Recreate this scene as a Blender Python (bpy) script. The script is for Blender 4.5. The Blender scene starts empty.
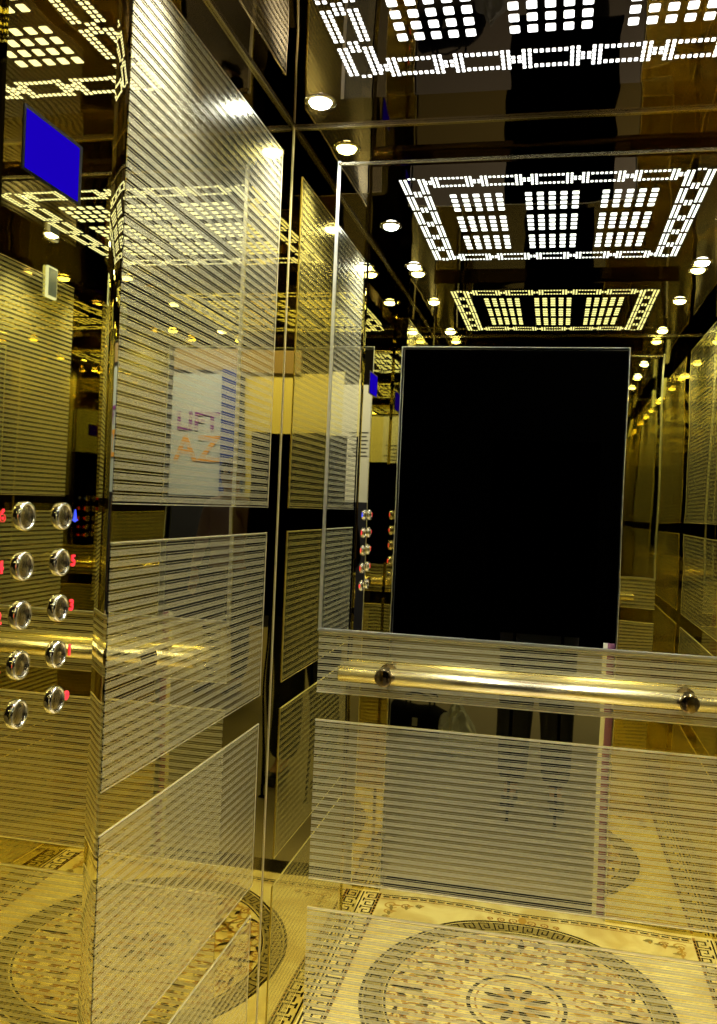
import bpy, bmesh, math, random
from mathutils import Vector, Matrix
random.seed(7)
S = bpy.context.scene
COL = S.collection
PI = math.pi

# ------------------------------------------------------------------ dimensions (metres)
XL, XR = -0.649, 0.61          # side walls
YB, YF = 2.07, 0.78            # back wall, inner face of the front wall
ZC = 2.358                     # ceiling
DX0, DX1, DZ = -0.587, 0.236, 2.065   # door opening
CAMZ = 1.462
SPOTW = 40.0

# ------------------------------------------------------------------ materials
def mat(name):
    m = bpy.data.materials.new(name); m.use_nodes = True
    nt = m.node_tree
    for n in list(nt.nodes): nt.nodes.remove(n)
    out = nt.nodes.new('ShaderNodeOutputMaterial')
    return m, nt, out

def principled(name, col, rough=0.5, metal=0.0, spec=0.5, emit=None, es=0.0, bump=None):
    m, nt, out = mat(name)
    p = nt.nodes.new('ShaderNodeBsdfPrincipled')
    p.inputs['Base Color'].default_value = (*col, 1)
    p.inputs['Roughness'].default_value = rough
    p.inputs['Metallic'].default_value = metal
    p.inputs['Specular IOR Level'].default_value = spec
    if emit:
        p.inputs['Emission Color'].default_value = (*emit, 1)
        p.inputs['Emission Strength'].default_value = es
    if bump:
        add_wave(nt, p, *bump)
    nt.links.new(p.outputs[0], out.inputs[0])
    return m

def add_wave(nt, p, scale, dist):
    """slow unevenness of thin sheet metal"""
    g = nt.nodes.new('ShaderNodeNewGeometry')
    n = nt.nodes.new('ShaderNodeTexNoise'); n.inputs['Scale'].default_value = scale
    n.inputs['Detail'].default_value = 1.0
    b = nt.nodes.new('ShaderNodeBump'); b.inputs['Strength'].default_value = 1.0
    b.inputs['Distance'].default_value = dist
    nt.links.new(g.outputs['Position'], n.inputs['Vector'])
    nt.links.new(n.outputs['Fac'], b.inputs['Height'])
    nt.links.new(b.outputs['Normal'], p.inputs['Normal'])
    return b

GOLD = (0.63, 0.555, 0.205)
M = {}
M['gold'] = principled('gold_mirror_steel', GOLD, 0.015, 1.0, bump=(2.6, 0.0016))
M['gold_flat'] = principled('gold_mirror_plate', GOLD, 0.012, 1.0, bump=(1.5, 0.0008))
M['brass'] = principled('polished_brass', (0.98, 0.91, 0.62), 0.22, 1.0)
M['glass'] = principled('silver_mirror_glass', (0.83, 0.85, 0.79), 0.004, 1.0, bump=(2.0, 0.0004))
M['silver'] = principled('bright_steel_edge', (0.9, 0.92, 0.9), 0.3, 1.0)
M['edge'] = principled('pale_gold_edge', (0.95, 0.90, 0.66), 0.35, 0.8)
M['ceil'] = principled('dark_mirror_ceiling', (0.30, 0.235, 0.19), 0.02, 1.0, bump=(3.2, 0.003))
M['led'] = principled('led_diffuser', (1, 1, 1), 0.5, emit=(0.92, 0.97, 1.0), es=2.2)
M['spot'] = principled('downlight_lens', (1, 1, 1), 0.5, emit=(0.95, 0.98, 1.0), es=30.0)
M['chrome'] = principled('chrome', (0.86, 0.85, 0.78), 0.1, 1.0)
M['darkmetal'] = principled('button_face', (0.30, 0.26, 0.17), 0.22, 1.0)
M['knob'] = principled('dark_gold_knob', (0.22, 0.17, 0.09), 0.12, 1.0)
M['bezel'] = principled('black_bezel', (0.006, 0.006, 0.006), 0.35, spec=0.2)
M['blue'] = principled('blue_display', (0, 0, 0), 0.6, spec=0.0, emit=(0.010, 0.0, 0.50), es=0.95)
M['red'] = principled('red_led', (0.1, 0, 0), 0.4, emit=(1.0, 0.03, 0.05), es=1.5)
M['blueled'] = principled('blue_led', (0, 0, 0.1), 0.4, emit=(0.03, 0.06, 1.0), es=2.0)
M['paleled'] = principled('pale_display', (0.05, 0.05, 0.06), 0.3, emit=(0.25, 0.33, 0.42), es=0.6)
M['whiteled'] = principled('white_display_rim', (0.5, 0.5, 0.5), 0.3, emit=(0.85, 0.93, 1.0), es=1.4)
M['black'] = principled('matt_black', (0.0004, 0.0004, 0.0004), 1.0, spec=0.0)
M['blackcloth'] = principled('black_cloth', (0.006, 0.006, 0.008), 0.9, spec=0.1)
M['tile'] = principled('landing_tile', (0.30, 0.26, 0.19), 0.4)
M['booth_blue'] = principled('pale_blue_panel', (0.46, 0.55, 0.88), 0.6)
M['deep_blue'] = principled('deep_blue_panel', (0.02, 0.05, 0.42), 0.5)
M['yellow'] = principled('warm_cream_panel', (0.80, 0.74, 0.38), 0.6)
M['white'] = principled('white_board', (0.82, 0.82, 0.80), 0.6)
M['tan'] = principled('tan_lettering', (0.75, 0.36, 0.10), 0.6)
M['violet'] = principled('violet_lettering', (0.22, 0.05, 0.45), 0.6)
M['grey'] = principled('grey_print', (0.12, 0.12, 0.14), 0.6)
M['skin'] = principled('skin', (0.55, 0.32, 0.21), 0.5)
M['hair'] = principled('dark_hair', (0.015, 0.01, 0.008), 0.6)
M['trousers'] = principled('black_trousers', (0.008, 0.009, 0.013), 0.85)
M['lilac'] = principled('lilac_shirt', (0.52, 0.38, 0.52), 0.8)
M['shoe'] = principled('black_leather', (0.01, 0.01, 0.01), 0.35)
M['pink'] = principled('magenta_film', (0.26, 0.10, 0.22), 0.4)
M['film'] = principled('pale_film', (0.72, 0.72, 0.66), 0.4)
M['plastic'] = principled('white_plastic', (0.75, 0.77, 0.72), 0.4)
M['fascia'] = principled('brown_fascia', (0.30, 0.22, 0.15), 0.6)
M['navy'] = principled('dark_navy', (0.010, 0.011, 0.03), 0.6)
M['cream'] = None
M['key'] = principled('dark_inlay', (0.045, 0.035, 0.02), 0.16)
M['brown'] = principled('brown_inlay', (0.36, 0.20, 0.06), 0.16)
M['amber'] = principled('amber_inlay', (0.50, 0.33, 0.10), 0.16)
M['olive'] = principled('grey_inlay', (0.30, 0.26, 0.15), 0.16)

# cream marble
m, nt, out = mat('cream_marble')
p = nt.nodes.new('ShaderNodeBsdfPrincipled')
g = nt.nodes.new('ShaderNodeNewGeometry')
n = nt.nodes.new('ShaderNodeTexNoise'); n.inputs['Scale'].default_value = 7; n.inputs['Detail'].default_value = 6
n.inputs['Distortion'].default_value = 1.2
r = nt.nodes.new('ShaderNodeValToRGB')
r.color_ramp.elements[0].position = 0.38; r.color_ramp.elements[0].color = (0.66, 0.57, 0.36, 1)
r.color_ramp.elements[1].position = 0.6; r.color_ramp.elements[1].color = (0.85, 0.80, 0.62, 1)
nt.links.new(g.outputs['Position'], n.inputs['Vector']); nt.links.new(n.outputs['Fac'], r.inputs[0])
nt.links.new(r.outputs[0], p.inputs['Base Color']); p.inputs['Roughness'].default_value = 0.14
nt.links.new(p.outputs[0], out.inputs[0]); M['cream'] = m

# etched gold steel: polished gold with frosted horizontal lines
def etched(name, period=0.0167, off=0.0):
    m, nt, out = mat(name)
    L = nt.links
    g = nt.nodes.new('ShaderNodeNewGeometry'); sp = nt.nodes.new('ShaderNodeSeparateXYZ')
    L.new(g.outputs['Position'], sp.inputs[0])
    a = nt.nodes.new('ShaderNodeMath'); a.operation = 'ADD'; a.inputs[1].default_value = off
    L.new(sp.outputs['Z'], a.inputs[0])
    d = nt.nodes.new('ShaderNodeMath'); d.operation = 'DIVIDE'; d.inputs[1].default_value = period
    L.new(a.outputs[0], d.inputs[0])
    fr = nt.nodes.new('ShaderNodeMath'); fr.operation = 'FRACT'; L.new(d.outputs[0], fr.inputs[0])
    ramp = nt.nodes.new('ShaderNodeValToRGB'); cr = ramp.color_ramp; cr.interpolation = 'CONSTANT'
    stops = [(0, 1), (0.27, 0.45), (0.32, 1), (0.56, 0), (0.70, 0.9), (0.80, 0)]
    cr.elements[0].position = 0; cr.elements[0].color = (1, 1, 1, 1)
    cr.elements[1].position = stops[1][0]; cr.elements[1].color = (stops[1][1],) * 3 + (1,)
    for q, v in stops[2:]:
        e = cr.elements.new(q); e.color = (v, v, v, 1)
    L.new(fr.outputs[0], ramp.inputs[0])
    pol = nt.nodes.new('ShaderNodeBsdfPrincipled')
    pol.inputs['Base Color'].default_value = (*GOLD, 1); pol.inputs['Metallic'].default_value = 1
    pol.inputs['Roughness'].default_value = 0.012
    add_wave(nt, pol, 1.6, 0.0009)
    fro = nt.nodes.new('ShaderNodeBsdfPrincipled')
    fro.inputs['Base Color'].default_value = (0.72, 0.69, 0.46, 1); fro.inputs['Metallic'].default_value = 0.65
    fro.inputs['Roughness'].default_value = 0.24
    semi = nt.nodes.new('ShaderNodeMixShader'); semi.inputs[0].default_value = 0.78
    L.new(pol.outputs[0], semi.inputs[1]); L.new(fro.outputs[0], semi.inputs[2])
    mx = nt.nodes.new('ShaderNodeMixShader')
    L.new(ramp.outputs[0], mx.inputs[0]); L.new(pol.outputs[0], mx.inputs[1]); L.new(semi.outputs[0], mx.inputs[2])
    L.new(mx.outputs[0], out.inputs[0])
    return m
M['etched'] = etched('etched_gold_steel')

# ------------------------------------------------------------------ mesh helpers
def bx(bm, x0, x1, y0, y1, z0, z1, mi=0, bev=0.0):
    r = bmesh.ops.create_cube(bm, size=1.0)
    vs = r['verts']
    for v in vs:
        v.co = Vector(((x0 + x1) / 2 + v.co.x * (x1 - x0), (y0 + y1) / 2 + v.co.y * (y1 - y0), (z0 + z1) / 2 + v.co.z * (z1 - z0)))
    fs = set(f for v in vs for f in v.link_faces)
    for f in fs: f.material_index = mi
    if bev > 0:
        es = list(set(e for v in vs for e in v.link_edges))
        bmesh.ops.bevel(bm, geom=es, offset=bev, segments=2, affect='EDGES')

def frame_of(axis):
    a = Vector(axis).normalized()
    t = Vector((0, 0, 1)) if abs(a.z) < 0.9 else Vector((1, 0, 0))
    u = a.cross(t).normalized(); w = a.cross(u).normalized()
    return a, u, w

def lathe(bm, origin, axis, prof, seg=32, mi=0):
    """prof: list of (radius, distance along axis)"""
    a, u, w = frame_of(axis); o = Vector(origin)
    rings = []
    for (rr, h) in prof:
        if rr < 1e-6:
            rings.append([bm.verts.new(o + a * h)])
        else:
            rings.append([bm.verts.new(o + a * h + (u * math.cos(2 * PI * k / seg) + w * math.sin(2 * PI * k / seg)) * rr) for k in range(seg)])
    for A, B in zip(rings, rings[1:]):
        if len(A) == 1 and len(B) == 1: continue
        for k in range(seg):
            k2 = (k + 1) % seg
            if len(A) == 1: f = bm.faces.new((A[0], B[k], B[k2]))
            elif len(B) == 1: f = bm.faces.new((A[k], B[0], A[k2]))
            else: f = bm.faces.new((A[k], B[k], B[k2], A[k2]))
            f.material_index = mi; f.smooth = True

def obj(name, bm, mats, parent=None, loc=None):
    bmesh.ops.recalc_face_normals(bm, faces=bm.faces[:])
    me = bpy.data.meshes.new(name); bm.to_mesh(me); bm.free()
    if not isinstance(mats, (list, tuple)): mats = [mats]
    for q in mats: me.materials.append(q)
    o = bpy.data.objects.new(name, me); COL.objects.link(o)
    if loc: o.location = loc
    if parent:
        o.parent = parent
    return o

def thing(name, label, cat, loc=(0, 0, 0), group=None, rotz=0):
    o = bpy.data.objects.new(name, None); COL.objects.link(o)
    o.location = loc; o.rotation_euler = (0, 0, rotz); o.empty_display_size = 0.05
    o['label'] = label; o['category'] = cat
    if group: o['group'] = group
    return o

def tag(o, label, cat, group=None):
    o['label'] = label; o['category'] = cat
    if group: o['group'] = group
    return o

def struct(name, bm, m, label=None, cat=None):
    o = obj(name, bm, m); o['kind'] = 'structure'
    if label: o['label'] = label
    o['category'] = cat or name.split('_')[0]
    return o

def boxobj(name, b, m, parent=None, bev=0.0):
    """box given in world coordinates, parented to an unrotated empty"""
    bm = bmesh.new()
    off = parent.location if parent else Vector((0, 0, 0))
    bx(bm, b[0] - off.x, b[1] - off.x, b[2] - off.y, b[3] - off.y, b[4] - off.z, b[5] - off.z, bev=bev)
    return obj(name, bm, m, parent)

# ------------------------------------------------------------------ the cabin shell
T = 0.03
bm = bmesh.new(); bx(bm, XL - T, XL, YF, YB + T, 0, ZC)
struct('wall_left', bm, M['gold'], 'gold mirror steel left wall of the lift cabin')
bm = bmesh.new(); bx(bm, XR, XR + T, YF, YB + T, 0, ZC)
struct('wall_right', bm, M['gold'], 'gold mirror steel right wall of the lift cabin')
bm = bmesh.new(); bx(bm, XL, XR, YB, YB + T, 0, ZC)
struct('wall_back', bm, M['gold'], 'gold mirror steel back wall of the lift cabin')
bm = bmesh.new()
bx(bm, XL - T, DX0, YF - 0.04, YF, 0, ZC); bx(bm, DX1, XR + T, YF - 0.04, YF, 0, ZC)
bx(bm, DX0, DX1, YF - 0.04, YF, DZ, ZC)
struct('wall_front', bm, M['gold'], 'gold mirror steel front wall around the doorway')
bm = bmesh.new(); bx(bm, XL - T, XR + T, YF - 0.04, YB + T, ZC, ZC + 0.03)
struct('ceiling', bm, M['ceil'], 'dark mirror ceiling of the lift cabin')
bm = bmesh.new(); bx(bm, XL - T, XR + T, YF - 0.04, YB + T, -0.03, 0)
floor = struct('floor', bm, M['cream'], 'cream marble lift floor with inlaid key border and medallion')

# corner strips of the walls
def vstrip(n, x0, x1, y0, y1, z0, z1, m, lab):
    bm = bmesh.new(); bx(bm, x0, x1, y0, y1, z0, z1, bev=0.0008)
    return struct(n, bm, m, lab, 'trim')
vstrip('trim_1', XL + 0.0005, XL + 0.0022, YB - 0.0027, YB - 0.0005, 0.002, ZC - 0.002, M['edge'], 'bright vertical seam in the back left corner')
vstrip('trim_2', XL, XR, YB - 0.006, YB - 0.0002, ZC - 0.006, ZC, M['brass'], 'thin brass line between back wall and ceiling')
vstrip('trim_3', XL + 0.0002, XL + 0.006, YF, YB - 0.006, ZC - 0.006, ZC, M['brass'], 'thin brass line between left wall and ceiling')

# door frame film strips, jamb liners
bm = bmesh.new()
bx(bm, DX0 - 0.003, DX0, YF - 0.05, YF + 0.001, 0, DZ + 0.003); bx(bm, DX1, DX1 + 0.003, YF - 0.05, YF + 0.001, 0, DZ + 0.003)
bx(bm, DX0, DX1, YF - 0.05, YF + 0.001, DZ, DZ + 0.003)
struct('door_1', bm, M['silver'], 'thin steel frame edge around the lift doorway', 'door frame')
t = thing('protective_film', 'pale and magenta film strips left on the right edge of the doorway', 'film', (DX1 - 0.02, YF - 0.03, 0))
boxobj('pale_strip', (DX1 - 0.042, DX1 - 0.027, YF - 0.046, YF - 0.040, 0.0, 1.00), M['film'], t)
boxobj('magenta_strip', (DX1 - 0.027, DX1 - 0.001, YF - 0.046, YF - 0.038, 0.0, 1.00), M['pink'], t)
bm = bmesh.new(); bx(bm, DX0, DX1, YF - 0.16, YF - 0.04, -0.03, 0.004, bev=0.001)
struct('trim_4', bm, M['darkmetal'], 'metal door sill of the lift', 'sill')

# ------------------------------------------------------------------ etched panels
ROWS = [(2.27, 1.45), (1.389, 1.015), (0.946, 0.573), (0.50, 0.09)]
TH = 0.0016
def etched_panel(wall, u0, u1, z1, z0, label, group):
    name = 'etched_wall_panel'
    if wall == 'back':
        t = thing(name, label, 'wall panel', ((u0 + u1) / 2, YB, z0), group)
        boxobj('sheet', (u0, u1, YB - TH, YB, z0, z1), M['etched'], t, 0.0006)
        boxobj('top_edge', (u0, u1, YB - TH - 0.002, YB, z1 - 0.0005, z1 + 0.0035), M['edge'], t)
        boxobj('bottom_edge', (u0, u1, YB - TH - 0.001, YB, z0 - 0.0022, z0), M['edge'], t)
    else:
        xw = XL if wall == 'left' else XR
        s = 1 if wall == 'left' else -1
        a, b = sorted((xw, xw + s * TH))
        a2, b2 = sorted((xw, xw + s * (TH + 0.0004)))
        t = thing(name, label, 'wall panel', (xw, (u0 + u1) / 2, z0), group)
        boxobj('sheet', (a, b, u0, u1, z0, z1), M['etched'], t, 0.0006)
        boxobj('top_edge', (a2, b2, u0, u1, z1, z1 + 0.0016), M['edge'], t)
        boxobj('bottom_edge', (a2, b2, u0, u1, z0 - 0.0016, z0), M['edge'], t)
        boxobj('side_edge', (a2, b2, u1, u1 + 0.002, z0 - 0.0022, z1 + 0.0022), M['edge'], t)
    return t
LW = ['tall striped gold panel at the top of the left wall beside the button panel',
      'striped gold panel on the left wall, second from the top, beside the buttons',
      'striped gold panel on the left wall, third down, below the button rows',
      'lowest striped gold panel on the left wall, just above the floor']
RW = ['tall striped gold panel at the top of the right wall, seen in the mirrors',
      'striped gold panel on the right wall, second from the top, seen in the mirrors',
      'striped gold panel on the right wall, third down, seen in the mirrors',
      'lowest striped gold panel on the right wall, seen in the mirrors']
for (z1, z0), a, b in zip(ROWS, LW, RW):
    etched_panel('left', 1.24, 1.985, z1, z0, a, 'striped panels on the left wall')
    etched_panel('right', 0.90, 1.985, z1, z0, b, 'striped panels on the right wall')
BX0, BX1 = -0.534, 0.495
etched_panel('back', BX0, BX1, 1.158, 1.018, 'narrow striped gold panel on the back wall behind the handrail', 'striped panels on the back wall')
etched_panel('back', BX0, BX1, 0.948, 0.573, 'wide striped gold panel on the back wall below the handrail', 'striped panels on the back wall')
etched_panel('back', BX0, BX1, 0.500, 0.09, 'lowest striped gold panel on the back wall, reflecting the floor medallion', 'striped panels on the back wall')

# ------------------------------------------------------------------ mirror above the handrail
t = thing('wall_mirror', 'large clear mirror on the back wall above the handrail', 'mirror', (0, YB, 1.165))
boxobj('mirror_glass', (BX0 + 0.006, BX1 - 0.006, YB - 0.004, YB, 1.164, 2.262), M['glass'], t)
e = boxobj('side_trim', (BX0 - 0.002, BX0 + 0.0055, YB - 0.006, YB, 1.163, 2.273), M['silver'], t, 0.0012); e['label'] = 'silver side trim'
boxobj('side_trim', (BX1 - 0.0055, BX1 + 0.002, YB - 0.006, YB, 1.163, 2.273), M['silver'], t, 0.0012)
e = boxobj('top_trim', (BX0, BX1, YB - 0.007, YB, 2.262, 2.269), M['brass'], t, 0.001); e['label'] = 'thin brass top trim'
e = boxobj('bottom_trim', (BX0 - 0.002, BX1 + 0.002, YB - 0.010, YB - 0.0005, 1.1626, 1.1680), M['silver'], t, 0.0008); e['label'] = 'bright silver bottom trim'

# ------------------------------------------------------------------ handrail
t = thing('handrail', 'polished gold tube handrail across the back wall', 'handrail', (-0.036, YB, 1.07))
ry, rz = YB - 0.050, 1.075
o = t.location
bm = bmesh.new()
lathe(bm, (-0.47 - o.x, ry - o.y, rz - o.z), (1, 0, 0), [(0, 0), (0.016, 0), (0.0185, 0.002), (0.0185, 0.866), (0.016, 0.868), (0, 0.868)], 40)
obj('rail', bm, M['brass'], t)
for xb in (-0.362, 0.294):
    bm = bmesh.new()
    lathe(bm, (xb - o.x, YB - 0.0042 - o.y, rz - o.z), (0, -1, 0), [(0, 0), (0.022, 0), (0.022, 0.004), (0.009, 0.009), (0.009, 0.03), (0.014, 0.031), (0.0205, 0.036), (0.0205, 0.068), (0.0195, 0.071), (0.017, 0.0725), (0, 0.0715)], 36)
    b = obj('bracket', bm, M['knob'], t); b['label'] = 'dark round standoff bracket'

# ------------------------------------------------------------------ ceiling light panel
PX0, PX1, PY0, PY1, PZ = -0.445, 0.355, 1.0, 1.785, 2.330
cx, cy = (PX0 + PX1) / 2, (PY0 + PY1) / 2
t = thing('ceiling_light_panel', 'dark mirror ceiling panel pierced by glowing white blocks and chain border', 'ceiling light', (cx, cy, PZ))
boxobj('panel_plate', (PX0 - 0.05, PX1 + 0.05, PY0 - 0.12, PY1 + 0.09, PZ, PZ + 0.028), M['ceil'], t, 0.002)
def dot(bm, x, y, w, h):
    """small rounded glowing cut-out standing a hair below the plate"""
    z0, z1 = -0.0008, 0.0
    c = min(w, h) * 0.12
    pts = [(-w/2 + c, -h/2), (w/2 - c, -h/2), (w/2, -h/2 + c), (w/2, h/2 - c), (w/2 - c, h/2), (-w/2 + c, h/2), (-w/2, h/2 - c), (-w/2, -h/2 + c)]
    lo = [bm.verts.new((x + a - cx, y + b - cy, z0)) for a, b in pts]
    hi = [bm.verts.new((x + a - cx, y + b - cy, z1)) for a, b in pts]
    bm.faces.new(lo)
    for k in range(8):
        bm.faces.new((lo[k], hi[k], hi[(k + 1) % 8], lo[(k + 1) % 8]))
# nine blocks of five by four
for i in (-1, 0, 1):
    for j in (-1, 0, 1):
        bm = bmesh.new()
        for a in range(5):
            for b in range(4):
                dot(bm, cx + i * 0.205 + (a - 2) * 0.0315, cy + j * 0.190 + (b - 1.5) * 0.0385, 0.0180, 0.0240)
        obj('light_block', bm, M['led'], t)
# chain border
SB = 0.072                       # depth of the border
def chain_x(y0, sgn):
    bm = bmesh.new()
    x0 = PX0 + SB + 0.004; x1 = PX1 - SB - 0.004
    per = (x1 - x0) / 5.0
    rows = [y0 + sgn * (0.005 + 0.0155 * k) for k in range(5)]
    for k in range(5):
        c = x0 + per * (k + 0.5)
        cols = [c + (q - 4.5) * 0.0112 for q in range(10)]
        for q, xx in enumerate(cols):
            rr = range(5) if q in (0, 1, 8, 9) else ((0, 4) if True else ())
            if q in (0, 1, 8, 9):
                for r_ in rr: dot(bm, xx, rows[r_], 0.0066, 0.0105)
            else:
                if q in (2, 3, 4, 5, 6, 7):
                    for r_ in (0, 1, 3, 4) if False else (0, 4): dot(bm, xx, rows[r_] + sgn * (0.003 if r_ == 0 else -0.003), 0.0070, 0.0115)
    for k in range(6):
        c = x0 + per * k
        for q in (-0.5, 0.5):
            for r_ in (1.5, 2.5):
                dot(bm, c + q * 0.0115, y0 + sgn * (0.005 + 0.0155 * r_), 0.0070, 0.0100)
    return obj('light_border', bm, M['led'], t)
chain_x(PY0, 1); chain_x(PY1, -1)
def chain_y(x0, sgn):
    bm = bmesh.new()
    n = 6; per = (PY1 - PY0) / n
    cols = [x0 + sgn * (0.005 + 0.0123 * k) for k in range(6)]
    for k in range(n):
        y0 = PY0 + per * k
        for q in (0, 1, 4, 5):
            for r_ in range(8):
                dot(bm, cols[q], y0 + 0.016 + r_ * 0.0142, 0.0072, 0.0090)
        for r_ in (0, 1):
            for q in (2, 3):
                dot(bm, cols[q], y0 + 0.009 + r_ * 0.0142, 0.0072, 0.0090)
        for q in (2, 3):
            dot(bm, cols[q], y0 + per - 0.006, 0.0072, 0.0090)
    return obj('light_border', bm, M['led'], t)
chain_y(PX0, 1); chain_y(PX1, -1)

# ------------------------------------------------------------------ downlights
def place_names(x, y):
    side = 'left' if x < 0 else 'right'
    d = {1.94: 'near the back wall', 1.31: 'midway along the cabin', 0.83: 'near the doorway'}[y]
    return 'small round downlight on the %s side of the ceiling %s' % (side, d)
def downlight(x, y, first):
    if first is None:
        t = thing('downlight', place_names(x, y), 'ceiling light', (x, y, ZC), 'downlights around the ceiling edge')
        bm = bmesh.new()
        lathe(bm, (0, 0, 0), (0, 0, -1), [(0.036, 0), (0.036, 0.002), (0.033, 0.004), (0.027, 0.004), (0.024, 0.0015), (0.024, 0)], 40)
        obj('bezel', bm, M['chrome'], t)
        bm = bmesh.new()
        lathe(bm, (0, 0, 0), (0, 0, -1), [(0.0236, 0.0), (0.0236, 0.004), (0.021, 0.009), (0.013, 0.013), (0, 0.0145)], 32)
        obj('lens', bm, M['spot'], t)
        return t
    c = first.copy(); COL.objects.link(c); c.location = (x, y, ZC); c['label'] = place_names(x, y)
    for ch in list(first.children):
        d = ch.copy(); COL.objects.link(d); d.parent = c
    return c
f0 = None
for x in (-0.550, 0.462):
    for y in (1.94, 1.31, 0.83):
        r_ = downlight(x, y, f0)
        if f0 is None: f0 = r_

for x in (-0.550, 0.462):
    for y in (1.94, 1.31, 0.83):
        l = bpy.data.lights.new('downlight_beam', 'SPOT'); l.energy = SPOTW; l.spot_size = math.radians(115); l.spot_blend = 0.9
        l.shadow_soft_size = 0.018; l.color = (1.0, 0.96, 0.86)
        ob = bpy.data.objects.new('downlight_beam', l); COL.objects.link(ob); ob.location = (x, y, ZC - 0.022)

# ------------------------------------------------------------------ control panel on the left wall
t = thing('control_panel', 'tall plain gold lift control panel with two columns of round buttons', 'control panel', (XL, 1.06, 0.02))
o = t.location
boxobj('faceplate', (XL + 0.0004, XL + 0.006, 0.93, 1.189, 0.02, 2.34), M['gold_flat'], t, 0.0015)
# narrow folded return strip between plate and striped panels
bm = bmesh.new()
seg = 10
for k in range(seg + 1):
    a = k / seg; yy = 1.190 + a * 0.048; dx = 0.0008 + 0.0010 * math.sin(PI * a)
    for z in (0.02, 2.34):
        bm.verts.new((dx, yy - o.y, z - o.z))
bm.verts.ensure_lookup_table()
for k in range(seg):
    f = bm.faces.new([bm.verts[2 * k], bm.verts[2 * k + 1], bm.verts[2 * k + 3], bm.verts[2 * k + 2]]); f.smooth = True
obj('folded_edge', bm, M['gold_flat'], t)
XP = 0.006
scr = boxobj('display_bezel', (XL + XP, XL + XP + 0.0015, 0.968, 1.104, 1.849, 1.928), M['bezel'], t, 0.001)
sc = boxobj('display_screen', (XL + XP + 0.0016, XL + XP + 0.0020, 0.972, 1.095, 1.852, 1.923), M['blue'], None)
sc.parent = scr; sc.matrix_parent_inverse = Matrix.Translation(t.location).inverted(); sc['label'] = 'glowing blue screen'

def glyph_mesh(txt, size, mt, depth=0.0004, font_bold=0.0):
    cu = bpy.data.curves.new('txt', 'FONT'); cu.body = txt; cu.size = size
    cu.align_x = 'CENTER'; cu.align_y = 'CENTER'; cu.extrude = depth; cu.offset = font_bold
    ob = bpy.data.objects.new('txt', cu); COL.objects.link(ob)
    bpy.context.view_layer.update()
    dg = bpy.context.evaluated_depsgraph_get()
    me = bpy.data.meshes.new_from_object(ob.evaluated_get(dg))
    bpy.data.objects.remove(ob)
    me.materials.clear(); me.materials.append(mt)
    return me
RX = Matrix(((0, 0, 1, 0), (1, 0, 0, 0), (0, 1, 0, 0), (0, 0, 0, 1)))   # text x -> +y world, text y -> +z, faces +x
ZS = [1.431, 1.369, 1.308, 1.246, 1.185]
LG = ['6', '4', '2', 'B', None]
RG = ['bell', '5', '3', '1', 'dot']
for col, yb, gy, gl in ((0, 1.003, 0.958, LG), (1, 1.090, 1.124, RG)):
    for zb, g_ in zip(ZS, gl):
        loc = Vector((XP, yb - o.y, zb - o.z))
        bm = bmesh.new()
        lathe(bm, (0, 0, 0), (1, 0, 0), [(0.0135, 0.0), (0.0135, 0.0035), (0.0125, 0.0042), (0, 0.0045)], 32)
        b = obj('push_button', bm, M['darkmetal'], t, loc)
        bm = bmesh.new()
        lathe(bm, (0, 0, 0), (1, 0, 0), [(0.0185, 0.0), (0.0185, 0.003), (0.0175, 0.0058), (0.0160, 0.0066), (0.0146, 0.0058), (0.0137, 0.0045), (0.0137, 0.0)], 40)
        rg = obj('button_ring', bm, M['chrome'], b); rg['label'] = 'shiny raised ring'
        if not g_: continue
        if g_ == 'bell':
            bm = bmesh.new()
            pr = [(-0.0075, -0.006), (-0.0035, -0.004), (0, 0.009), (0.0035, -0.004), (0.0075, -0.006), (0.002, -0.0065), (0.0, -0.0085), (-0.002, -0.0065)]
            lo = [bm.verts.new((0.0, a, c)) for a, c in pr]; hi = [bm.verts.new((0.0008, a, c)) for a, c in pr]
            bm.faces.new(lo); bm.faces.new(list(reversed(hi)))
            for k in range(len(pr)):
                bm.faces.new((lo[k], lo[(k + 1) % len(pr)], hi[(k + 1) % len(pr)], hi[k]))
            s_ = obj('bell_symbol', bm, M['blueled'], b, (0.0005, gy - yb, 0)); s_['label'] = 'glowing blue bell symbol'
        elif g_ == 'dot':
            bm = bmesh.new()
            lathe(bm, (0, 0, 0), (1, 0, 0), [(0.0065, 0.0), (0.0065, 0.0008), (0, 0.0009)], 20)
            s_ = obj('round_symbol', bm, M['red'], b, (0.0003, gy - yb - 0.004, 0)); s_['label'] = 'glowing red dot'
        else:
            me = glyph_mesh(g_, 0.021, M['red'], font_bold=0.0006)
            me.transform(RX)
            s_ = bpy.data.objects.new('numeral', me); COL.objects.link(s_)
            s_.parent = b; s_.location = (0.0008, gy - yb, 0); s_['label'] = 'glowing red numeral ' + g_

# small lit plate high on the right wall
t = thing('indicator_plate', 'small glowing pale blue plate high on the right wall, seen in the mirrors', 'indicator', (XR, 1.0725, 2.20))
e = boxobj('rim', (XR - 0.012, XR, 1.040, 1.110, 2.190, 2.308), M['whiteled'], t, 0.003)
boxobj('screen', (XR - 0.0135, XR - 0.0122, 1.047, 1.103, 2.198, 2.300), M['paleled'], t)

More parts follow.
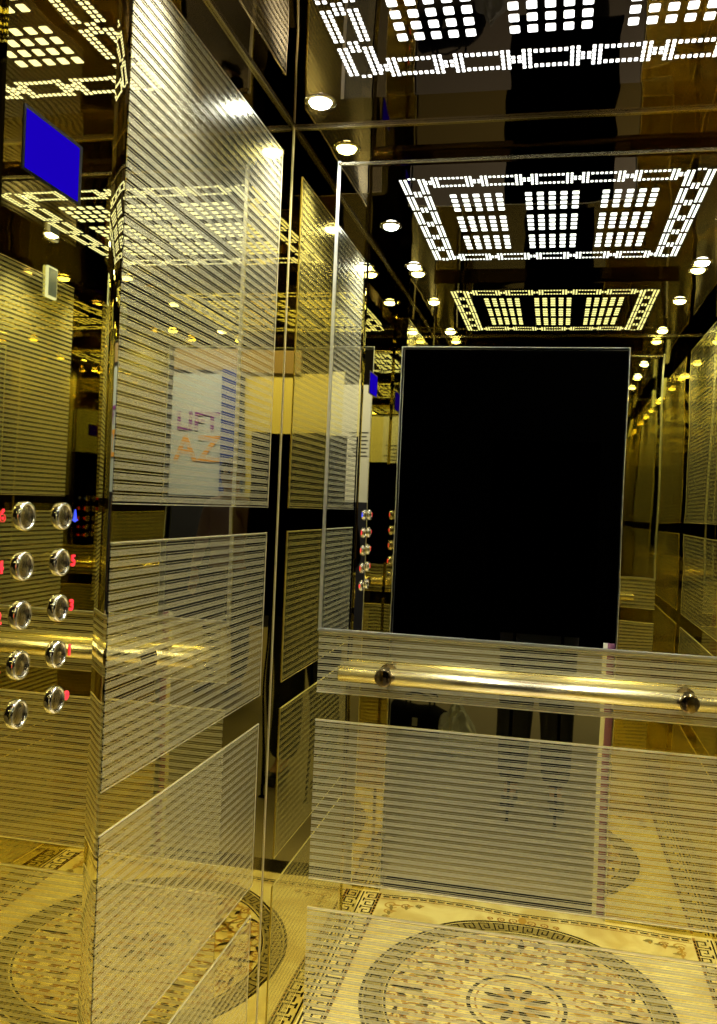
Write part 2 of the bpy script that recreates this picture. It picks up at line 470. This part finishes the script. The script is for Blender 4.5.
# ------------------------------------------------------------------ floor inlay
FZ = 0.0006
def ribbon(bm, pts, w, mi, closed=False, z=FZ):
    n = len(pts)
    L_, R_ = [], []
    for i in range(n):
        p = Vector(pts[i])
        if closed: a, b = Vector(pts[i - 1]), Vector(pts[(i + 1) % n])
        else: a, b = Vector(pts[max(i - 1, 0)]), Vector(pts[min(i + 1, n - 1)])
        d = (b - a)
        if d.length < 1e-9: d = Vector((1, 0))
        d.normalize(); nn = Vector((-d.y, d.x))
        ww = w(i / (n - 1)) if callable(w) else w
        L_.append(bm.verts.new((p.x + nn.x * ww / 2, p.y + nn.y * ww / 2, z)))
        R_.append(bm.verts.new((p.x - nn.x * ww / 2, p.y - nn.y * ww / 2, z)))
    for i in range(n if closed else n - 1):
        j = (i + 1) % n
        f = bm.faces.new((R_[i], R_[j], L_[j], L_[i])); f.material_index = mi
def seg_quads(bm, segs, fmap, mi, w, sub=1, z=FZ):
    """axis-aligned strokes (s,t)-(s,t), mapped by fmap"""
    for (s0, t0, s1, t1) in segs:
        a0, a1 = min(s0, s1) - w / 2, max(s0, s1) + w / 2
        b0, b1 = min(t0, t1) - w / 2, max(t0, t1) + w / 2
        k = max(1, int((a1 - a0) / sub)) if sub != 1 else 1
        for q in range(k):
            u0 = a0 + (a1 - a0) * q / k; u1 = a0 + (a1 - a0) * (q + 1) / k
            vs = [bm.verts.new((*fmap(u, v), z)) for u, v in ((u0, b0), (u1, b0), (u1, b1), (u0, b1))]
            f = bm.faces.new(vs); f.material_index = mi
def key_unit(s, w, h, t0):
    """one turn of a greek key"""
    return [(s, t0, s, t0 + h), (s, t0 + h, s + w * 0.72, t0 + h), (s + w * 0.72, t0 + h, s + w * 0.72, t0 + h * 0.3),
            (s + w * 0.72, t0 + h * 0.3, s + w * 0.34, t0 + h * 0.3), (s + w * 0.34, t0 + h * 0.3, s + w * 0.34, t0 + h * 0.65), (s, t0, s + w * 0.2, t0), (s + w * 0.86, t0, s + w, t0)]
bm = bmesh.new()
KX0, KX1, KY0, KY1 = XL + 0.002, XR - 0.002, YF + 0.02, YB - 0.01
KW = 0.082
def side_key(f, length, off=0.0):
    n = int(round(length / 0.062)); w = length / n
    for k in range(n):
        seg_quads(bm, key_unit(k * w, w, KW * 0.52, 0.018), f, 1, 0.0062)
    seg_quads(bm, [(0, 0.006, length, 0.006)], f, 1, 0.006)
    seg_quads(bm, [(0, KW - 0.012, length, KW - 0.012)], f, 2, 0.010, z=FZ * 0.9)
    m_ = int(length / 0.024)
    for k in range(m_):
        seg_quads(bm, [(k * 0.024 + 0.006, KW - 0.012, k * 0.024 + 0.014, KW - 0.012)], f, 1, 0.0075, z=FZ * 1.3)
side_key(lambda s, t_: (KX0 + t_, KY0 + s), KY1 - KY0)
side_key(lambda s, t_: (KX1 - t_, KY1 - s), KY1 - KY0)
# narrow bands in front and at the back: dark chain line only
for yy, sg in ((KY0 + 0.004, 1), (KY1 - 0.004, -1)):
    f = lambda s, t_, yy=yy, sg=sg: (KX0 + KW + s, yy + sg * t_)
    Ls = KX1 - KX0 - 2 * KW
    seg_quads(bm, [(0, 0.003, Ls, 0.003)], f, 1, 0.006)
    seg_quads(bm, [(0, 0.036, Ls, 0.036)], f, 2, 0.005)
    for k in range(int(Ls / 0.034)):
        seg_quads(bm, [(0.008 + k * 0.034, 0.019, 0.022 + k * 0.034, 0.019)], f, 1, 0.010)
        seg_quads(bm, [(0.028 + k * 0.034, 0.013, 0.028 + k * 0.034, 0.026)], f, 3, 0.005)
# corner sprays
def spiral(c, r0, r1, a0, turns, n=26):
    return [(c[0] + (r0 + (r1 - r0) * k / n) * math.cos(a0 + turns * 2 * PI * k / n), c[1] + (r0 + (r1 - r0) * k / n) * math.sin(a0 + turns * 2 * PI * k / n)) for k in range(n + 1)]
def leaf(c, ang, ln, wd, mi):
    n = 8
    pts = [(c[0] + math.cos(ang) * ln * k / n, c[1] + math.sin(ang) * ln * k / n) for k in range(n + 1)]
    ribbon(bm, pts, lambda a: 0.0015 + wd * math.sin(PI * min(1, a * 1.02)) ** 0.8, mi, z=FZ * 1.2)
for sx in (-1, 1):
    for sy in (-1, 1):
        c0 = (-0.02 + sx * 0.50, (KY0 + KY1) / 2 + sy * 0.545)
        for (dx, dy, r_, m_) in ((0, 0, 0.028, 3), (-0.055, 0.0, 0.020, 2), (0, -0.05, 0.020, 3), (-0.10, 0.008, 0.013, 4), (0.004, -0.095, 0.013, 4)):
            c = (c0[0] + sx * dx, c0[1] + sy * dy)
            ribbon(bm, spiral(c, r_, 0.003, (1 if sx * sy > 0 else -1) * 0.6, 1.5 * sx * sy), 0.0065, m_, z=FZ * 1.1)
            leaf(c, math.atan2(-sy, -sx) + 0.6, r_ * 1.7, 0.012, 4)
            leaf(c, math.atan2(-sy, -sx) - 0.8, r_ * 1.5, 0.010, 3)
obj('inlay_border', bm, [M['cream'], M['key'], M['brown'], M['amber'], M['olive']], floor)

# medallion
bm = bmesh.new()
MC = (-0.048, 1.42); RXm, RYm = 0.462, 0.528
def ell(a, rr): return (MC[0] + RXm * rr * math.cos(a), MC[1] + RYm * rr * math.sin(a))
N = 150
ribbon(bm, [ell(2 * PI * k / N, 1.0) for k in range(N)], 0.010, 1, True)
ribbon(bm, [ell(2 * PI * k / N, 0.845) for k in range(N)], 0.007, 1, True)
ribbon(bm, [ell(2 * PI * k / N, 0.922) for k in range(N)], 0.060, 4, True, z=FZ * 0.8)
nk = 52
for k in range(nk):
    w = 1.0 / nk
    f = lambda s, t_, k=k: ell(2 * PI * s, 0.87 + t_ / 0.49)
    segs = [(s0 * 1.0, t0, s1, t1) for (s0, t0, s1, t1) in key_unit(k * w + 0.1 * w, w * 0.85, 0.046, 0.004)]
    for (s0, t0, s1, t1) in segs:
        a0, a1 = min(s0, s1) - 0.0009, max(s0, s1) + 0.0009
        b0, b1 = min(t0, t1) - 0.0028, max(t0, t1) + 0.0028
        vs = [bm.verts.new((*f(u, v), FZ * 1.3)) for u, v in ((a0, b0), (a1, b0), (a1, b1), (a0, b1))]
        fc = bm.faces.new(vs); fc.material_index = 1
def E(x, y): return (MC[0] + x * RXm, MC[1] + y * RYm)
def scroll(rad, ang, r0, hand, mi, w=0.011):
    c = (rad * math.cos(ang), rad * math.sin(ang))
    n = 30
    pts = []
    for k in range(n + 1):
        a = ang + hand * (0.3 + 1.55 * 2 * PI * k / n); r_ = r0 * (1 - 0.86 * k / n)
        pts.append(E(c[0] + r_ * math.cos(a), c[1] + r_ * math.sin(a)))
    ribbon(bm, pts, lambda q: w * (0.55 + 0.6 * math.sin(PI * q)), mi, z=FZ * 1.1)
    for q in (3, 8, 13, 18):
        p = pts[q]; d = math.atan2(p[1] - pts[q - 1][1], p[0] - pts[q - 1][0])
        leaf(p, d + hand * -0.9, 0.034 * (1 - q / 30), 0.014, 3 if q % 2 else 2)
for q in range(12):
    a = 2 * PI * q / 12
    scroll(0.68, a + 0.13, 0.125, 1, 2); scroll(0.68, a - 0.13, 0.125, -1, 4)
    leaf(E(0.60 * math.cos(a), 0.60 * math.sin(a)), math.atan2(RYm * math.sin(a), RXm * math.cos(a)), 0.105, 0.020, 1 if q % 3 == 0 else 2)
    scroll(0.45, a + 0.26, 0.09, -1 if q % 2 else 1, 2, 0.009)
    leaf(E(0.50 * math.cos(a + .26), 0.5 * math.sin(a + .26)), a + 0.9, 0.05, 0.014, 1)
    leaf(E(0.77 * math.cos(a + .26), 0.77 * math.sin(a + .26)), a - 1.0, 0.05, 0.012, 1)
    leaf(E(0.36 * math.cos(a), 0.36 * math.sin(a)), a, 0.05, 0.022, 3)
ribbon(bm, [ell(2 * PI * k / 60, 0.31) for k in range(60)], 0.012, 1, True)
ribbon(bm, [ell(2 * PI * k / 60, 0.265) for k in range(60)], 0.006, 2, True)
for q in range(24):
    a = 2 * PI * (q + 0.5) / 24
    scroll(0.79, a, 0.045, 1 if q % 2 else -1, 2, 0.007)
    scroll(0.575, a, 0.05, -1 if q % 2 else 1, 4, 0.007)
    leaf(E(0.70 * math.cos(a), 0.70 * math.sin(a)), a + 0.5, 0.035, 0.012, 1)
for q in range(16):
    a = 2 * PI * q / 16
    leaf(E(0.05 * math.cos(a), 0.05 * math.sin(a)), a, 0.085, 0.026, 1 if q % 2 else 3)
for a0 in (0, PI):          # crests above and below the ring
    s = -1 if a0 == 0 else 1
    for h in (-1, 1):
        for dx, r_ in ((0.03, 0.02), (0.075, 0.017), (0.115, 0.012)):
            c = (MC[0] + h * dx, MC[1] + s * (RYm + 0.022 - dx * 0.12))
            ribbon(bm, spiral(c, r_, 0.003, PI / 2, 1.3 * h * s), 0.006, 2, z=FZ * 1.1)
    leaf((MC[0], MC[1] + s * RYm), s * PI / 2, 0.06, 0.030, 3)
obj('inlay_medallion', bm, [M['cream'], M['key'], M['brown'], M['amber'], M['olive']], floor)

# ------------------------------------------------------------------ the landing outside
bm = bmesh.new(); bx(bm, -6, 7, -9, YF - 0.16, -0.03, 0.0)
struct('floor_landing', bm, M['tile'], 'pale tiled hall floor outside the lift', 'floor')
bm = bmesh.new()
bx(bm, -1.85, 0.745, -6.05, -6.0, 0.0, 3.6)  # added black sheet, blanks what the mirror would show through the doorway
tag(obj('blackout_partition', bm, M['black']), 'added black partition across the hall, blanking out the doorway view in the mirror', 'partition')
t = thing('exhibition_wall', 'exhibition booth wall in white, cream and blue, reflected in the left wall', 'booth wall', (2.1, -6.0, 0))
def pc(n, x0, x1, z0, z1, m_, y0=-6.05, y1=-6.0): return boxobj(n, (x0, x1, y0, y1, z0, z1), m_, t)
e = pc('white_panel', 0.75, 1.16, 0.0, 2.85, M['white']); e['label'] = 'white printed panel'
e = pc('cream_panel', 1.16, 2.33, 0.0, 3.0, M['yellow']); e['label'] = 'warm cream panel'
e = pc('blue_column', 2.33, 2.60, 0.0, 3.0, M['deep_blue'], -6.05, -5.9); e['label'] = 'deep blue column'
e = pc('pale_panel', 2.60, 4.2, 0.0, 3.0, M['booth_blue']); e['label'] = 'pale blue panel with lettering'
e = pc('dark_base', 0.75, 4.2, 0.0, 1.50, M['navy'], -6.0, -5.85); e['label'] = 'dark lower counter'
e = pc('fascia', 1.7, 4.2, 3.0, 3.35, M['fascia'], -6.05, -5.95)
RT = Matrix(((-1, 0, 0, 0), (0, 0, 1, 0), (0, 1, 0, 0), (0, 0, 0, 1)))   # faces +y
for txt, x, z, sz, m_ in (('LIFT', 2.92, 2.38, 0.30, 'violet'), ('AZ', 2.92, 2.05, 0.44, 'tan')):
    me = glyph_mesh(txt, sz, M[m_], 0.006, 0.006); me.transform(RT)
    s_ = bpy.data.objects.new('lettering', me); COL.objects.link(s_); s_.parent = t
    s_.location = Vector((x, -5.99, z)) - t.location; s_['label'] = 'lettering ' + txt
bm = bmesh.new()
for k in range(7):
    bx(bm, 0.84 - 2.1 + 0.02 * (k % 2), 1.06 - 2.1 - 0.03 * (k % 3), 0.0, 0.004, 2.30 - k * 0.045, 2.315 - k * 0.045)
obj('printed_lines', bm, M['grey'], t)

# people
def skin_mesh(name, chains, radii, mt, parent, sub=2, root=0):
    """chains: list of lists of vertex keys; radii: key -> (co, r)"""
    keys = list(radii); idx = {k: i for i, k in enumerate(keys)}
    edges = [(idx[a], idx[b]) for ch in chains for a, b in zip(ch, ch[1:])]
    me = bpy.data.meshes.new(name); me.from_pydata([radii[k][0] for k in keys], edges, [])
    ob = bpy.data.objects.new(name, me); COL.objects.link(ob)
    ob.modifiers.new('skin', 'SKIN').use_smooth_shade = True
    sv = me.skin_vertices[0].data
    for k in keys:
        r_ = radii[k][1]
        sv[idx[k]].radius = r_ if isinstance(r_, tuple) else (r_, r_)
    sv[root].use_root = True
    s = ob.modifiers.new('sub', 'SUBSURF'); s.levels = sub; s.render_levels = sub
    bpy.context.view_layer.update()
    dg = bpy.context.evaluated_depsgraph_get()
    me2 = bpy.data.meshes.new_from_object(ob.evaluated_get(dg)); me2.name = name
    bpy.data.objects.remove(ob)
    me2.materials.clear(); me2.materials.append(mt)
    for p_ in me2.polygons: p_.use_smooth = True
    o2 = bpy.data.objects.new(name, me2); COL.objects.link(o2); o2.parent = parent
    return o2
def person(loc, rotz, label, shirt, arms, stance=0.11, wide=0.0):
    """arms: per side (elbow, wrist, finger direction) in body space; body faces +y"""
    t = thing('person', label, 'person', loc, None, rotz)
    R = {'pelvis': ((0, 0, 0.95), (0.135, 0.10)), 'waist': ((0, 0, 1.08), (0.12, 0.09)), 'chest': ((0, 0.01, 1.30), (0.15, 0.10)),
         'up': ((0, 0, 1.43), (0.09, 0.07)), 'neck': ((0, 0.0, 1.51), 0.052), 'jaw': ((0, 0.025, 1.585), (0.055, 0.062)), 'head': ((0, 0.012, 1.665), (0.074, 0.09)), 'crown': ((0, 0.0, 1.725), (0.058, 0.07)),
         'nose': ((0, 0.112, 1.640), 0.011)}
    ch = [['pelvis', 'waist', 'chest', 'up', 'neck', 'jaw', 'head', 'crown'], ['head', 'nose']]
    for s, nm in ((-1, 'l'), (1, 'r')):
        R['hip' + nm] = ((s * 0.09, 0, 0.88), 0.088); R['knee' + nm] = ((s * stance, 0.012, 0.50), 0.056)
        R['calf' + nm] = ((s * stance * 1.05, -0.01, 0.36), 0.053); R['ank' + nm] = ((s * stance * 1.1, -0.01, 0.09), 0.036)
        R['toe' + nm] = ((s * stance * 1.2, 0.15, 0.035), 0.030)
        ch.append(['pelvis', 'hip' + nm, 'knee' + nm, 'calf' + nm, 'ank' + nm, 'toe' + nm])
        el, wr, fd = arms[nm]
        R['sh' + nm] = ((s * 0.175, 0, 1.415), 0.052); R['el' + nm] = (el, 0.038); R['wr' + nm] = (wr, 0.024)
        w_ = Vector(wr); d = Vector(fd).normalized()
        side = d.cross(Vector((0, 0, 1)));
        if side.length < 0.1: side = Vector((1, 0, 0))
        side.normalize()
        pm = w_ + d * 0.055
        R['pm' + nm] = (tuple(pm), (0.034, 0.018))
        ch.append(['up', 'sh' + nm, 'el' + nm, 'wr' + nm, 'pm' + nm])
        for k, (off, ln) in enumerate(((-0.028, 0.068), (-0.010, 0.078), (0.010, 0.073), (0.028, 0.056))):
            a_ = pm + d * 0.035 + side * off; b_ = a_ + d * ln * 0.5; c_ = b_ + (d * 0.8 + Vector((0, 0, -0.45))) * ln * 0.5
            for q, (v, rr) in enumerate(((a_, 0.0095), (b_, 0.0088), (c_, 0.0075))): R['f%s%d%d' % (nm, k, q)] = (tuple(v), rr)
            ch.append(['pm' + nm, 'f%s%d0' % (nm, k), 'f%s%d1' % (nm, k), 'f%s%d2' % (nm, k)])
        th = w_ + d * 0.03 - side * s * 0.035; R['th' + nm] = (tuple(th), 0.011); R['tt' + nm] = (tuple(th + d * 0.05 - side * s * 0.012), 0.0085)
        ch.append(['wr' + nm, 'th' + nm, 'tt' + nm])
    skin_mesh('body', ch, R, M['skin'], t)
    # shirt
    Rs = {k: (R[k][0], tuple(x * 1.13 + 0.004 for x in (R[k][1] if isinstance(R[k][1], tuple) else (R[k][1],) * 2))) for k in ('pelvis', 'waist', 'chest', 'up')}
    chs = [['pelvis', 'waist', 'chest', 'up']]
    for nm in 'lr':
        for k in ('sh', 'el', 'wr'): Rs[k + nm] = (R[k + nm][0], R[k + nm][1] * 1.15 + 0.008)
        chs.append(['up', 'sh' + nm, 'el' + nm, 'wr' + nm])
    skin_mesh('shirt', chs, Rs, shirt, t)
    Rt = {'pelvis': ((0, 0, 0.95), (0.155, 0.12))}
    cht = []
    for nm in 'lr':
        for k, r_ in (('hip', 0.106), ('knee', 0.078), ('calf', 0.072), ('ank', 0.064)): Rt[k + nm] = (R[k + nm][0], r_ + wide * 0.7)
        cht.append(['pelvis', 'hip' + nm, 'knee' + nm, 'calf' + nm, 'ank' + nm])
    skin_mesh('trousers', cht, Rt, M['trousers'], t)
    for s, nm in ((-1, 'l'), (1, 'r')):
        a_ = Vector(R['ank' + nm][0]); b_ = Vector(R['toe' + nm][0])
        skin_mesh('shoe', [['h', 'a', 'b', 'c']], {'h': ((a_.x, a_.y - 0.05, 0.04), 0.038), 'a': ((a_.x, a_.y + 0.02, 0.046), 0.044), 'b': ((b_.x, b_.y - 0.04, 0.040), (0.046, 0.038)), 'c': ((b_.x, b_.y + 0.04, 0.033), (0.036, 0.030))}, M['shoe'], t)
    bm = bmesh.new()
    bmesh.ops.create_uvsphere(bm, u_segments=24, v_segments=16, radius=1)
    for v in list(bm.verts):
        if v.co.z < 0.05 and v.co.y > -0.25 or v.co.z < -0.6: bm.verts.remove(v)
    for v in bm.verts: v.co = Vector((v.co.x * 0.088, v.co.y * 0.105 - 0.006, v.co.z * 0.10 + 1.69))
    obj('hair', bm, M['hair'], t)
    for s in (-1, 1):
        bm = bmesh.new(); lathe(bm, (s * 0.031, 0.088, 1.672), (0, 1, 0), [(0.014, 0), (0.010, 0.008), (0, 0.011)], 14)
        obj('eye', bm, M['bezel'], t)
        bm = bmesh.new(); lathe(bm, (s * 0.072, 0.0, 1.645), (s, 0.2, 0), [(0.022, 0), (0.026, 0.008), (0.018, 0.015), (0, 0.012)], 14)
        obj('ear', bm, M['skin'], t)
    return t
hold = {'l': ((-0.205, -0.05, 1.16), (-0.165, 0.085, 1.10), (0.25, 1, 0.1)), 'r': ((0.205, -0.05, 1.16), (0.165, 0.085, 1.10), (-0.25, 1, 0.1))}
down = {'l': ((-0.235, 0.0, 1.14), (-0.25, 0.07, 0.90), (0, 0.15, -1)), 'r': ((0.235, 0.0, 1.14), (0.25, 0.07, 0.90), (0, 0.15, -1))}
person((-0.05, -0.44, 0), 0.0, 'person in black trousers and black shirt standing in the hall behind the added black board', M['blackcloth'], hold, stance=0.10, wide=0.022)
person((1.12, -2.35, 0), -0.2, 'person in a lilac shirt and black trousers standing outside by the booth', M['lilac'], down)
t = thing('blackout_board', 'added matt black board on two thin posts, hiding the upper body of the person in black', 'board', (-0.05, -0.13, 0))
boxobj('board_sheet', (-0.295, 0.195, -0.135, -0.125, 0.90, 1.80), M['black'], t, 0.002)  # added board, keeps head and torso black in the mirror
for xx in (-0.160, 0.060):
    bm = bmesh.new(); lathe(bm, (xx + 0.05, 0, 0), (0, 0, 1), [(0, 0), (0.016, 0), (0.016, 0.006), (0.007, 0.010), (0.007, 0.90), (0, 0.90)], 20)
    obj('post', bm, M['black'], t)

# bag on the hall floor
t = thing('travel_bag', 'low black travel bag lying on the pale hall floor', 'bag', (-0.80, -1.7, 0), None, 0.25)
bm = bmesh.new()
lathe(bm, (-0.22, 0, 0.095), (1, 0, 0), [(0, 0), (0.06, 0.0), (0.085, 0.02), (0.094, 0.1), (0.09, 0.2), (0.094, 0.33), (0.085, 0.42), (0.06, 0.44), (0, 0.44)], 24)
for v in bm.verts: v.co.z = max(0.0, v.co.z + 0.012 * math.sin(v.co.x * 23)) if v.co.z > 0.02 else 0.0
obj('bag_body', bm, M['blackcloth'], t)
for s in (-1, 1):
    skin_mesh('handle', [list('abcde')], {'a': ((-0.10, s * 0.04, 0.165), 0.008), 'b': ((-0.09, s * 0.05, 0.24), 0.008), 'c': ((0.0, s * 0.045, 0.262), 0.008), 'd': ((0.09, s * 0.05, 0.24), 0.008), 'e': ((0.10, s * 0.04, 0.165), 0.008)}, M['shoe'], t, 1)
bm = bmesh.new(); bx(bm, -0.02, 0.02, 0.088, 0.096, 0.07, 0.12, bev=0.002)
e = obj('luggage_tag', bm, M['plastic'], t); e['label'] = 'pale luggage tag'
t = thing('plastic_bag', 'crumpled white plastic bag on the hall floor beside the travel bag', 'bag', (-0.50, -1.25, 0))
bm = bmesh.new(); bmesh.ops.create_icosphere(bm, subdivisions=4, radius=1)
for v in bm.verts:
    c = v.co; k = 0.16 + 0.015 * math.sin(9 * c.x + 5 * c.z) + 0.010 * math.sin(17 * c.y + 11 * c.x)
    z = c.z * k * (1.15 if c.z > 0 else 0.9)
    pinch = 1 - 0.55 * max(0, c.z) ** 2
    v.co = Vector((c.x * k * 0.75 * pinch, c.y * k * 0.6 * pinch, max(0, z + 0.12)))
obj('bag_body', bm, M['plastic'], t)
for s in (-1, 1):
    skin_mesh('handle', [list('abc')], {'a': ((-0.03, s * 0.02, 0.28), 0.006), 'b': ((0.0, s * 0.03, 0.34), 0.006), 'c': ((0.03, s * 0.02, 0.28), 0.006)}, M['plastic'], t, 1)

# ------------------------------------------------------------------ light of the hall outside
def area(name, loc, rot, size, power, col):
    l = bpy.data.lights.new(name, 'AREA'); l.shape = 'RECTANGLE'; l.size, l.size_y = size; l.energy = power; l.color = col
    ob = bpy.data.objects.new(name, l); COL.objects.link(ob); ob.location = loc; ob.rotation_euler = rot
    return ob
area('hall_light', (2.2, -4.2, 4.6), (-0.5, 0, 0), (3.0, 0.5), 190, (1, 0.93, 0.78))
area('hall_light', (-0.3, -1.8, 4.2), (0, 0, 0), (1.6, 0.6), 9, (0.95, 0.97, 1.0))

w = bpy.data.worlds.new('world'); S.world = w; w.use_nodes = True
w.node_tree.nodes['Background'].inputs[0].default_value = (0.10, 0.075, 0.05, 1)
w.node_tree.nodes['Background'].inputs[1].default_value = 0.10

# ------------------------------------------------------------------ camera
FPX = 900.0; yaw = math.radians(12.3); pitch = math.radians(-0.41); roll = 0.043
fw = Vector((-math.sin(yaw) * math.cos(pitch), math.cos(yaw) * math.cos(pitch), math.sin(pitch)))
r0 = Vector((math.cos(yaw), math.sin(yaw), 0)); u0 = r0.cross(fw)
rr = r0 * math.cos(roll) + u0 * math.sin(roll); uu = u0 * math.cos(roll) - r0 * math.sin(roll)
cd = bpy.data.cameras.new('camera'); cam = bpy.data.objects.new('camera', cd); COL.objects.link(cam)
cam.matrix_world = Matrix(((rr.x, uu.x, -fw.x, 0), (rr.y, uu.y, -fw.y, 0), (rr.z, uu.z, -fw.z, CAMZ), (0, 0, 0, 1)))
cd.sensor_fit = 'VERTICAL'; cd.sensor_height = 24; cd.lens = 24 * FPX / 1024; cd.clip_start = 0.02
S.camera = cam

S.view_settings.view_transform = 'Standard'; S.view_settings.look = 'None'
S.view_settings.gamma = 1; S.view_settings.exposure = 0.0
S.view_settings.use_curve_mapping = False
cy_ = S.cycles
cy_.max_bounces = 16; cy_.glossy_bounces = 14; cy_.diffuse_bounces = 4
cy_.use_denoising = True
cy_.sample_clamp_indirect = 12.0
cy_.caustics_reflective = True; cy_.blur_glossy = 0.3
